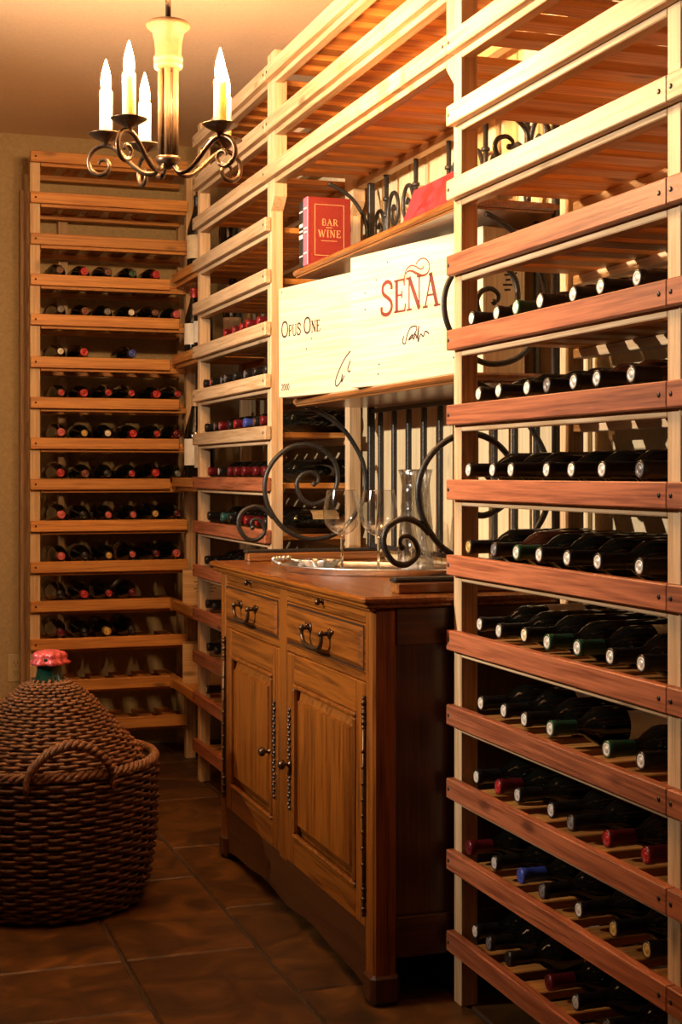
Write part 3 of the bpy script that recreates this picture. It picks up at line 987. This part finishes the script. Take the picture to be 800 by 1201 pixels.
TK, TN = .15, .06
ABC = {
    'S': (.72, [(cr2([(.62, .74), (.60, .90), (.40, 1.0), (.18, .93), (.11, .77), (.20, .62), (.40, .51), (.58, .38), (.63, .20), (.50, .04), (.28, 0), (.08, .08), (.06, .26)]), TK * .8)]),
    'E': (.66, [([(.16, 0), (.16, 1)], TK), ([(.02, .03), (.60, .03)], TN), ([(.60, .0), (.64, .24)], TN), ([(.02, .97), (.56, .97)], TN), ([(.56, 1), (.58, .78)], TN), ([(.16, .52), (.44, .52)], TN), ([(.44, .42), (.44, .64)], TN)]),
    'N': (.86, [([(.16, 0), (.16, 1)], TN), ([(.16, 1), (.70, .02)], TK), ([(.70, 0), (.70, 1)], TN), ([(.03, .03), (.30, .03)], TN), ([(.0, .97), (.22, .97)], TN), ([(.57, .97), (.84, .97)], TN)]),
    'A': (.86, [([(.12, 0), (.44, 1)], TN), ([(.40, 1), (.74, 0)], TK), ([(.22, .36), (.62, .36)], TN), ([(.0, .03), (.26, .03)], TN), ([(.58, .03), (.90, .03)], TN), ([(.32, .97), (.48, .97)], TN)]),
    'O': (.92, [(cr2([(.46, 0), (.18, .12), (.06, .5), (.18, .88), (.46, 1), (.74, .88), (.86, .5), (.74, .12), (.46, 0)]), .10)]),
    'P': (.66, [([(.16, 0), (.16, 1)], TK * .8), (cr2([(.12, .97), (.42, .97), (.60, .84), (.58, .60), (.40, .48), (.16, .48)]), .08), ([(.02, .03), (.32, .03)], TN)]),
    'U': (.82, [(cr2([(.16, 1), (.16, .35), (.24, .06), (.42, .0), (.60, .06), (.66, .35), (.66, 1)]), .09), ([(.02, .97), (.30, .97)], TN), ([(.54, .97), (.80, .97)], TN)]),
    'B': (.68, [([(.16, 0), (.16, 1)], TK), (cr2([(.12, .97), (.42, .97), (.56, .86), (.54, .64), (.38, .53), (.16, .53)]), .08), (cr2([(.16, .53), (.44, .52), (.62, .38), (.60, .14), (.44, .03), (.12, .03)]), .08)]),
    'R': (.76, [([(.16, 0), (.16, 1)], TK), (cr2([(.12, .97), (.42, .97), (.58, .84), (.56, .60), (.38, .50), (.16, .50)]), .08), ([(.38, .50), (.72, .0)], TK * .8), ([(.02, .03), (.30, .03)], TN)]),
    'W': (1.15, [([(.10, 1), (.34, 0)], TK), ([(.34, 0), (.56, 1)], TN), ([(.54, 1), (.78, 0)], TK), ([(.78, 0), (1.02, 1)], TN), ([(0, .97), (.24, .97)], TN), ([(.92, .97), (1.12, .97)], TN)]),
    'I': (.32, [([(.16, 0), (.16, 1)], TK), ([(.02, .03), (.30, .03)], TN), ([(.02, .97), (.30, .97)], TN)]),
    'D': (.80, [([(.16, 0), (.16, 1)], TK), (cr2([(.10, .97), (.42, .96), (.68, .78), (.72, .5), (.68, .22), (.42, .04), (.10, .03)]), .09)]),
    '2': (.62, [(cr2([(.08, .76), (.18, .97), (.42, .97), (.52, .76), (.36, .42), (.06, .05)]), .09), ([(.04, .04), (.56, .04)], .08)]),
    '0': (.64, [(cr2([(.3, 0), (.1, .2), (.06, .5), (.1, .8), (.3, 1), (.5, .8), (.54, .5), (.5, .2), (.3, 0)]), .09)]),
    '&': (.8, [(cr2([(.74, .02), (.30, .66), (.30, .92), (.46, .96), (.52, .78), (.18, .36), (.16, .10), (.40, 0), (.70, .40)]), .08)]),
    ' ': (.42, []),
}


def text(mb, s, x, z, h, y, sp=.10, small=None, bold=1.0, up=False):
    """small: caps height factor of letters that are not the first of a word"""
    first = True
    for ch in s:
        wdt, strokes = ABC[ch]
        hh = h if (first or small is None) else h * small
        for pts, wd in strokes:
            mb.ribbon([((x + a * hh) if not up else x - b * hh, (z + b * hh) if not up else z + a * hh) for a, b in pts], wd * hh * bold, y)
        if up:
            z += (wdt + sp) * hh
        else:
            x += (wdt + sp) * hh
        first = ch == ' '
    return x


def crate(name, label, p_left, p_right, z, h, depth, mat='crate_pine'):
    """a closed wine crate on its side, its lid facing the room; local x along the lid, local y into the wall"""
    dx, dy = p_right[0] - p_left[0], p_right[1] - p_left[1]
    L = math.hypot(dx, dy)
    r = thing(name, label, 'crate', (p_left[0], p_left[1], z), math.atan2(dy, dx), None)
    t = .010
    def b(nm, x0, x1, y0, y1, z0, z1, mt, c=.0015):
        me = MB().box(-(x1 - x0) / 2, (x1 - x0) / 2, -(y1 - y0) / 2, (y1 - y0) / 2, -(z1 - z0) / 2, (z1 - z0) / 2, c).mesh(nm, mt)
        return link(nm, me, r, ((x0 + x1) / 2, (y0 + y1) / 2, (z0 + z1) / 2))
    lid = b('front_panel', 0, L, 0, t, 0, h, mat + '_x')
    b('back_panel', 0, L, depth - t, depth, 0, h, mat + '_x')
    b('end_panel', 0, .014, t, depth - t, 0, h, mat + '_z')
    b('end_panel', L - .014, L, t, depth - t, 0, h, mat + '_z')
    b('top_panel', .014, L - .014, t, depth - t, h - t, h, mat + '_x')
    b('bottom_panel', .014, L - .014, t, depth - t, 0, t, mat + '_x')
    return r, L


def on(parent, name, mb, mats, kind=None):
    return link(name, mb.mesh(name, mats), parent, kind=kind)


ZM = SH[0]
cr, L = crate('wine_crate', 'smaller pale wooden wine crate lettered OPUS ONE on the display rack shelf', (1.262, 4.252), (1.356, 3.785), ZM, .333, .120)
mb = MB()
text(mb, 'OPUS ONE', .018, .183, .046, 0, sp=.05, small=.74, bold=1.3)
on(cr, 'printed_name', mb, 'print_dark')
mb = MB()
text(mb, '2000', .018, .022, .018, 0, sp=.1, bold=1.8)
on(cr, 'printed_year', mb, 'print_dark')
mb = MB()
mb.ribbon(cr2([(.455, .125), (.40, .095), (.36, .055), (.345, .03), (.352, .018), (.375, .030), (.385, .05), (.380, .028), (.395, .045)]), .0042, 0)
mb.ribbon(cr2([(.440, .098), (.415, .065), (.425, .055), (.445, .080), (.450, .095), (.437, .068), (.460, .075)]), .0042, 0)
on(cr, 'printed_signature', mb, 'print_dark')
mb = MB()
for (a, c_) in ((.205, .165), (.175, .137), (.44, .20), (.02, .32), (.46, .015)):
    mb.lathe([(.0030, 0), (.0024, .0008)], 8, a, 0, 0)
    for q in range(16):
        v = mb.v[-16 + q]
        mb.v[-16 + q] = (v[0], -v[2], c_ + v[1])
on(cr, 'nail', mb, 'screw_steel', 'stuff')

cr, L = crate('wine_crate', 'larger pale wooden wine crate lettered SEÑA on the display rack shelf', (1.300, 3.700), (1.425, 3.115), ZM, .352, .125)
mb = MB()
text(mb, 'SENA', .152, .182, .085, 0, sp=.02, bold=1.05)
on(cr, 'printed_name', mb, 'print_red')
mb = MB()
def sen(x, y):
    return ((x - 130) * .00044 + .152, .182 + (585 - .155 * (x - 130) - y) * .00031)
mb.ribbon(cr2([sen(*p) for p in ((385, 298), (388, 262), (405, 205), (450, 170), (500, 175), (540, 195), (575, 192), (585, 172))]), .0036, 0)
mb.ribbon(cr2([sen(*p) for p in ((402, 236), (420, 216), (460, 212), (510, 232), (560, 250), (610, 240), (638, 205), (640, 160), (612, 122), (570, 112), (530, 130), (505, 160))]), [.0036 + .0045 * max(0, 1 - abs(j - 17) / 13) for j in range(56)], 0)
on(cr, 'printed_tilde', mb, 'print_red')
mb = MB()
mb.ribbon(cr2([(.262, .120), (.256, .105), (.268, .100), (.276, .118), (.292, .138), (.318, .140), (.318, .128), (.296, .112), (.284, .108), (.300, .120), (.306, .108), (.316, .120), (.322, .110), (.330, .140), (.326, .100), (.338, .118), (.350, .112), (.360, .124), (.376, .116)]), .0040, 0)
on(cr, 'printed_signature', mb, 'print_dark')
mb = MB()
for (a, c_) in ((.13, .278), (.185, .318), (.075, .25), (.075, .205), (.14, .03), (.145, .055), (.46, .27), (.48, .05)):
    mb.lathe([(.0032, 0), (.0026, .0008)], 8, a, 0, 0)
    for q in range(16):
        v = mb.v[-16 + q]
        mb.v[-16 + q] = (v[0], -v[2], c_ + v[1])
on(cr, 'nail', mb, 'screw_steel', 'stuff')
# stamped letters running up the near end board: local plane x = L
mb = MB()
text(mb, 'DO', 0, 0, .022, 0, sp=.3, up=True)
for j in range(5):
    mb.ribbon([(.006 + .006 * (j % 2), .045 + .012 * j), (-.016 + .004 * (j % 3), .047 + .012 * j)], .005, 0)
    mb.ribbon([(.026, .010 + .014 * j), (.014 + .003 * (j % 2), .012 + .014 * j)], .004, 0)
mb.v = [(-v[1] + L, .075 + v[0], .30 - v[2]) for v in mb.v]
on(cr, 'printed_stamp', mb, 'print_dark')

# small wooden boxes on the low corner shelves
for (k, xo, yo, h, lab) in ((11, 1.288, 5.69, .140, 'small wooden wine box with stamped lid on the upper low corner shelf'),
                            (13, 1.290, 5.70, .165, 'small wooden wine box with tall stamp on the lowest corner shelf')):
    cr, L = crate('wine_box', lab, (xo, yo), (xo + .245, yo - .055), LV[k] - SLT, h, .085, 'box_pine')
    cr['category'] = 'box'
    mb = MB()
    if k == 11:
        for q in range(4):
            mb.ribbon([(.055 - .01 * (q % 2), .055 + .013 * q), (.125 + .01 * (q % 2), .055 + .013 * q)], .003, 0)
        mb.ribbon(cr2([(.06, .11), (.09, .122), (.12, .11)]), .003, 0)
    else:
        mb.ribbon(cr2([(.09, .03), (.075, .06), (.095, .085), (.08, .11), (.095, .13)]), .006, 0)
        mb.ribbon(cr2([(.11, .05), (.105, .08), (.112, .12)]), .004, 0)
    on(cr, 'printed_stamp', mb, 'print_dark')

# ------------------------------------------------------------------ books on the upper shelf
ZU = SH[1]
# standing red book in a slipcase, front cover turned to the room
bk = thing('book', 'red hardback book titled BAR WINE standing on the upper shelf', 'book', (1.325, 4.150, ZU))
bw, bh, bd = .134, .205, .040
on(bk, 'cover', MB().box(0, bw, 0, .004, 0, bh, .001), 'book_red')
on(bk, 'cover', MB().box(0, bw, bd - .004, bd, 0, bh, .001), 'book_red')
on(bk, 'pages', MB().box(.005, bw - .004, .004, bd - .004, .004, bh - .004), 'paper')
on(bk, 'spine', MB().box(-.004, .004, .0, bd, 0, bh, .001), 'spine_pink')
mb = MB()
for z in (.035, .098, .110, .170):
    mb.box(-.0048, -.0036, .004, bd - .004, z, z + .004)
on(bk, 'spine_lettering', mb, 'paper')
b2 = thing('book', 'black spined book with white bands behind the red BAR WINE book', 'book', (1.325, 4.192, ZU))
on(b2, 'cover', MB().box(0, bw, 0, .003, 0, bh - .006, .001), 'slot_black')
on(b2, 'cover', MB().box(0, bw, bd - .003, bd, 0, bh - .006, .001), 'slot_black')
on(b2, 'pages', MB().box(.005, bw - .004, .003, bd - .003, .004, bh - .010), 'paper')
on(b2, 'spine', MB().box(-.004, .004, 0, bd, 0, bh - .006, .001), 'slot_black')
mb = MB()
for z, q in ((.030, .004), (.085, .012), (.105, .005), (.120, .010), (.165, .004)):
    mb.box(-.0048, -.0036, .003, bd - .003, z, z + q)
on(b2, 'spine_lettering', mb, 'paper')
mb = MB()
text(mb, 'BAR', .042, .120, .020, 0, sp=.12)
text(mb, 'WINE', .030, .085, .022, 0, sp=.10)
mb.ribbon([(.055, .114), (.075, .114)], .002, 0)
for (a, b_, c_, d_) in ((.020, .030, .112, .030), (.020, .183, .112, .183), (.020, .030, .020, .183), (.112, .030, .112, .183)):
    mb.ribbon([(a, b_), (c_, d_)], .0016, 0)
mb.ribbon([(.04, .074), (.09, .074)], .0016, 0)
on(bk, 'cover_lettering', mb, 'print_gold')
# red album leaning against the back of the upper shelf
al = thing('album', 'wide red album leaning back on the upper shelf', 'book', (1.420, 3.665, ZU), math.radians(-90))
al.rotation_euler = (math.radians(-20), 0, math.radians(-90))
on(al, 'cover', MB().box(0, .31, 0, .004, .002, .152, .001).box(0, .31, .020, .024, .002, .152, .001).box(-.003, .003, 0, .024, .002, .152, .001), 'album_red')
on(al, 'pages', MB().box(.004, .306, .004, .020, .006, .148), 'paper')
mb = MB()
for q, a in enumerate([.085, .10, .12, .135, .15, .17, .185]):
    mb.ribbon(cr2([(a, .075), (a + .008, .09 + .004 * (q % 3)), (a + .012, .078), (a + .016, .088)]), .002, 0)
mb.ribbon([(.09, .062), (.20, .062)], .0016, 0)
on(al, 'cover_lettering', mb, 'album_red')

# ------------------------------------------------------------------ tray, glasses, decanter
TX, TY = 1.356, 3.69
tr = thing('serving_tray', 'oval silver tray with rolled rim on the cabinet top', 'tray', (TX, TY, CZ), math.radians(-47))
mb = MB()
n = 64
prof = [(.80, .001), (.93, .003), (.985, .018), (1.0, .021), (1.012, .019), (1.0, .016), (.955, .005), (.94, 0), (.80, 0)]
vs = []
for r_, z_ in prof:
    for i in range(n):
        a = 2 * PI * i / n
        vs.append((.262 * r_ * math.cos(a), .165 * r_ * math.sin(a), z_))
fs = [(j * n + i, j * n + (i + 1) % n, (j + 1) * n + (i + 1) % n, (j + 1) * n + i) for j in range(len(prof) - 1) for i in range(n)]
mb.add(vs, fs, 0, True)
mb.f.append(tuple(range(n))); mb.m.append(0); mb.sm.append(False)
mb.f.append(tuple(range(8 * n, 9 * n))); mb.m.append(0); mb.sm.append(False)
on(tr, 'dish', mb, 'silver')
for s in (-1, 1):
    mb = MB()
    P = crom([(s * .250, -.055, .019), (s * .285, -.04, .026), (s * .292, 0, .03), (s * .285, .04, .026), (s * .250, .055, .019)], 5)
    mb.tube(P, .006, 8)
    for q in range(5):
        mb.sphere((s * (.288 - .003 * abs(q - 2)), -.04 + .02 * q, .030), .009, 8)
    on(tr, 'handle', mb, 'silver')


def wine_glass(x, y, lab):
    g = thing('wine_glass', lab, 'glass', (x, y, CZ + .0014), 0, 'wine glasses on the tray')
    out = [(.0001, .004), (.012, .0045), (.030, .003), (.0365, .0015), (.0365, .0003), (.0001, .0)]
    mb = MB().lathe(list(reversed(out)), 32, cap=False)
    on(g, 'base', mb, 'solid_glass')
    mb = MB().lathe([(.0055, .0046), (.0040, .012), (.0035, .05), (.0038, .088), (.006, .0985)], 16)
    on(g, 'stem', mb, 'solid_glass')
    o = [(.0001, .0990), (.012, .1000), (.030, .109), (.045, .127), (.052, .150), (.051, .175), (.045, .205), (.0415, .222)]
    mb = MB().lathe(o, 40, cap=False)
    mb.tube([(.0413 * math.cos(2 * PI * q / 40), .0413 * math.sin(2 * PI * q / 40), .222) for q in range(40)], .0007, 6, closed=True)
    on(g, 'bowl', mb, 'clear_glass')


wine_glass(1.300, 3.770, 'stemmed wine glass on the tray, farther from the decanter')
wine_glass(1.372, 3.675, 'stemmed wine glass on the tray, between the other glass and the decanter')

dc = thing('decanter', 'tall fluted crystal decanter with flared rim on the tray', 'decanter', (1.476, 3.662, CZ + .0014))
flute = lambda a, z: 1 + .035 * math.cos(9 * a) * min(1, z / .03) + .02 * math.cos(5 * a + z * 18)
o = [(.0001, 0), (.046, 0), (.050, .006), (.049, .05), (.045, .12), (.039, .19), (.037, .235), (.041, .262), (.046, .278)]
i_ = [(.0435, .279), (.0385, .262), (.034, .235), (.0355, .19), (.041, .12), (.044, .05), (.042, .022), (.0001, .018)]
on(dc, 'vessel', MB().lathe(o + i_, 54, cap=False, wob=flute), 'crystal')

ds = thing('bonbon_dish', 'small ruffled silver dish on the tray', 'dish', (1.268, 3.862, CZ + .0014))
ruf = lambda a, z: 1 + .10 * math.cos(11 * a) * max(0, (z - .008) / .02)
on(ds, 'dish', MB().lathe([(.0001, 0), (.030, 0), (.034, .004), (.046, .014), (.058, .026), (.060, .027), (.058, .025), (.044, .011), (.032, .004), (.0001, .003)], 66, cap=False, wob=ruf), 'silver')
mb = MB()
rd = random.Random(5)
for q in range(16):
    a = q * 2.4
    r_ = .009 + .0022 * q
    mb.sphere((r_ * math.cos(a) * .8, r_ * math.sin(a) * .8, .013 + .004 * rd.random()), .008, 8)
on(ds, 'silver_beads', mb, 'silver', 'stuff')

# ------------------------------------------------------------------ chandelier
HX, HY, ZP = .723, 3.347, 1.965
ch = thing('chandelier', 'wrought iron chandelier with five lit candle bulbs hanging from the ceiling', 'chandelier', (HX, HY, ZC))


def hm(name, mb, mats, parent=ch, rz=0.0, kind=None):
    p = wloc(parent)
    return link(name, mb.mesh(name, mats), parent, (HX - p.x, HY - p.y, ZP - p.z), (0, 0, rz), kind)


hm('canopy', MB().lathe([(.06, ZC - ZP), (.058, ZC - ZP - .012), (.03, ZC - ZP - .03), (.008, ZC - ZP - .035)], 24), 'bronze')
hm('rod', MB().lathe([(.0065, .262), (.0065, ZC - ZP - .03)], 10), 'bronze')
hm('cup', MB().lathe([(.010, .266), (.046, .262), (.052, .257), (.051, .250), (.038, .240), (.032, .215), (.030, .185), (.034, .180), (.034, .172), (.031, .168), (.034, .164), (.033, .156), (.029, .152), (.010, .150)][::-1], 32), 'painted_wood')
for k in range(6):
    a = 2 * PI * k / 6 + .2
    hm('column_rod', MB().tube([(.019 * math.cos(a), .019 * math.sin(a), .152), (.019 * math.cos(a), .019 * math.sin(a), -.062)], .0068, 8), 'painted_wood')
hm('hub', MB().lathe([(.006, -.082), (.022, -.074), (.029, -.064), (.029, -.054), (.012, -.050)], 20), 'bronze')
ARM = [(.014, -.058), (.020, -.078), (.034, -.091), (.058, -.090), (.086, -.070), (.112, -.044), (.136, -.026), (.160, -.023), (.182, -.035), (.192, -.058), (.186, -.080), (.168, -.091), (.149, -.086), (.141, -.071), (.148, -.058), (.162, -.057), (.168, -.067)]
FL = [(.0102, 0), (.0118, .010), (.0120, .020), (.0108, .033), (.0075, .048), (.0035, .062), (.0006, .072)]
R0 = .150
for adeg in (-31, 32, 119, 173, 241):
    th = math.radians(adeg)
    # camera-right / camera-forward directions rotated into the room
    d = Vector((math.cos(th) * math.cos(YAW) + math.sin(th) * math.sin(YAW), -math.cos(th) * math.sin(YAW) + math.sin(th) * math.cos(YAW)))
    rz = math.atan2(d.y, d.x)
    P = crom([(r_, 0, z_) for r_, z_ in ARM], 5)
    R = [.0058 if j < len(P) * .75 else .0058 - .0022 * (j / len(P) - .75) / .25 for j in range(len(P))]
    arm = hm('arm', MB().tube(P, R, 8), 'bronze', ch, rz)
    def sub(name, mb, mt):
        return link(name, mb.mesh(name, mt), arm)
    sub('drip_plate', MB().lathe([(.006, -.024), (.008, -.016), (.014, -.012), (.030, -.004), (.041, .003), (.042, .005), (.030, .000), (.016, -.005), (.014, -.004)], 28, R0, 0, 0), 'bronze')
    sub('candle_sleeve', MB().lathe([(.0150, -.004), (.0150, .104), (.0138, .107), (.0100, .108)], 20, R0, 0, 0), 'candle_wax')
    sub('flame_bulb', MB().lathe(FL, 14, R0, 0, .1085), 'bulb_glow')

# ------------------------------------------------------------------ demijohn in a basket
DX, DY = .537, 4.025


def weave(mb, prof, n_st, row, rad, amp, mi=0, seed=1):
    """rows of strands going over and under stakes along a (r, z) profile"""
    rr = random.Random(seed)
    P = [Vector((a, b)) for a, b in prof]
    ln = [0]
    for i in range(1, len(P)):
        ln.append(ln[-1] + (P[i] - P[i - 1]).length)
    rows = int(ln[-1] / row)
    for j in range(rows):
        t = (j + .5) * ln[-1] / rows
        i = max(k for k in range(len(P) - 1) if ln[k] <= t)
        p = P[i].lerp(P[i + 1], (t - ln[i]) / (ln[i + 1] - ln[i]))
        ph = rr.uniform(-.15, .15)
        seg = n_st * 4
        q = rad * rr.uniform(.85, 1.1)
        tilt = rr.uniform(-.004, .004)
        pts = []
        for k in range(seg):
            a = 2 * PI * k / seg
            wv_ = amp * math.sin(n_st * a / 2 + PI * (j % 2) + ph) if n_st % 2 == 0 else 0
            r_ = p.x + wv_ + rr.uniform(-.0008, .0008)
            pts.append((r_ * math.cos(a), r_ * math.sin(a), p.y + tilt * math.cos(a + j) * .5 + rr.uniform(-.001, .001)))
        mb.tube(pts, q, 5, mi, closed=True)


bs = thing('wicker_basket', 'large round dark wicker basket with rope handles on the tiled floor', 'basket', (DX, DY, 0))
BPROF = [(.245, .008), (.268, .06), (.283, .15), (.290, .25), (.292, .36), (.290, .385)]
mb = MB()
weave(mb, BPROF, 44, .0112, .0054, .0072, seed=2)
on(bs, 'woven_wall', mb, 'wicker', 'stuff')
on(bs, 'basket_shell', MB().lathe([(.0001, 0), (.236, 0), (.259, .06), (.274, .15), (.281, .25), (.283, .36), (.281, .383), (.277, .383), (.277, .25), (.262, .12), (.236, .012), (.0001, .012)], 48, cap=False), 'wicker_dark')
mb = MB()
for q in range(3):
    pts = []
    for k in range(180):
        a = 2 * PI * k / 180
        b_ = 30 * a + q * 2 * PI / 3
        rr_ = .287 + .0085 * math.cos(b_)
        pts.append((rr_ * math.cos(a), rr_ * math.sin(a), .390 + .0085 * math.sin(b_)))
    mb.tube(pts, .0068, 6, closed=True)
on(bs, 'braided_rim', mb, 'wicker_pale')
for (a0, nm) in ((-1.51, 'handle'), (1.63, 'handle')):
    mb = MB()
    ctr = crom([(-.115, 0, .365), (-.105, 0, .41), (-.06, 0, .455), (0, 0, .475), (.06, 0, .455), (.105, 0, .41), (.115, 0, .365)], 10)
    for q in range(3):
        pts = []
        for k, c_ in enumerate(ctr):
            b_ = .75 * k + q * 2 * PI / 3
            pts.append(Vector((c_.x, c_.y, c_.z)) + Vector((0, .0085 * math.cos(b_), .0085 * math.sin(b_))))
        mb.tube(pts, .0072, 6)
    # bend the arch round the rim and place it
    nv = []
    for (x, y, z) in mb.v:
        a = a0 + x / .30
        r_ = .303 + y - .10 * max(0, z - .40)
        nv.append((r_ * math.cos(a), r_ * math.sin(a), z))
    mb.v = nv
    on(bs, 'handle', mb, 'wicker_pale')

dj = thing('demijohn', 'green glass demijohn with wicker cover and pink foil cap inside the basket', 'demijohn', (DX, DY, .0125))
CPROF = [(.262, .30), (.262, .365), (.247, .40), (.217, .440), (.172, .487), (.118, .548), (.075, .585), (.052, .598)]
mb = MB()
weave(mb, [(a, b - .0125) for a, b in CPROF], 40, .0104, .0050, .0062, seed=6)
on(dj, 'woven_cover', mb, 'wicker_pale', 'stuff')
on(dj, 'cover_shell', MB().lathe([(.0001, 0), (.20, 0), (.222, .04), (.242, .14), (.256, .29), (.254, .352), (.239, .386), (.209, .426), (.164, .473), (.110, .534), (.067, .571), (.046, .583)], 40, cap=False), 'wicker_dark')
mb = MB()
rk = random.Random(8)
for k in range(18):
    a = 2 * PI * k / 18
    mb.tube([(.052 * math.cos(a), .052 * math.sin(a), .575), (.046 * math.cos(a + .1), .046 * math.sin(a + .1), .592 + .006 * rk.random())], [.007, .004], 6)
on(dj, 'cover_collar', mb, 'wicker_pale', 'stuff')
on(dj, 'neck', MB().lathe([(.050, .560), (.044, .590), (.037, .602), (.034, .615), (.034, .642), (.038, .645), (.038, .652), (.030, .655)], 28), 'demijohn_glass')
crump = lambda a, z: 1 + .10 * math.cos(5 * a + 40 * z) + .08 * math.cos(9 * a + 1.3)
on(dj, 'foil_cap', MB().lathe([(.048, .634), (.052, .640), (.041, .646), (.043, .655), (.042, .662), (.036, .668), (.020, .672), (.0005, .671)], 40, cap=False, wob=crump), 'foil_pink')

# ------------------------------------------------------------------ wall outlet
ol = thing('wall_outlet', 'ivory double power outlet on the back wall beside the corner rack', 'outlet', (.691, YB, .35))
def olm(name, mb, mt, parent=ol):
    return link(name, mb.mesh(name, mt), parent)
olm('plate', MB().box(-.035, .035, -.005, 0, -.058, .058, .002), 'ivory_plastic')
for z in (-.02, .02):
    s = olm('socket', MB().box(-.017, .017, -.0075, -.005, z - .0145, z + .0145, .002), 'ivory_plastic')
    olm('socket_slot', MB().box(-.008, -.006, -.0080, -.0074, z - .003, z + .008).box(.006, .008, -.0080, -.0074, z - .003, z + .008).box(-.002, .002, -.0080, -.0074, z - .010, z - .006), 'slot_black', s)
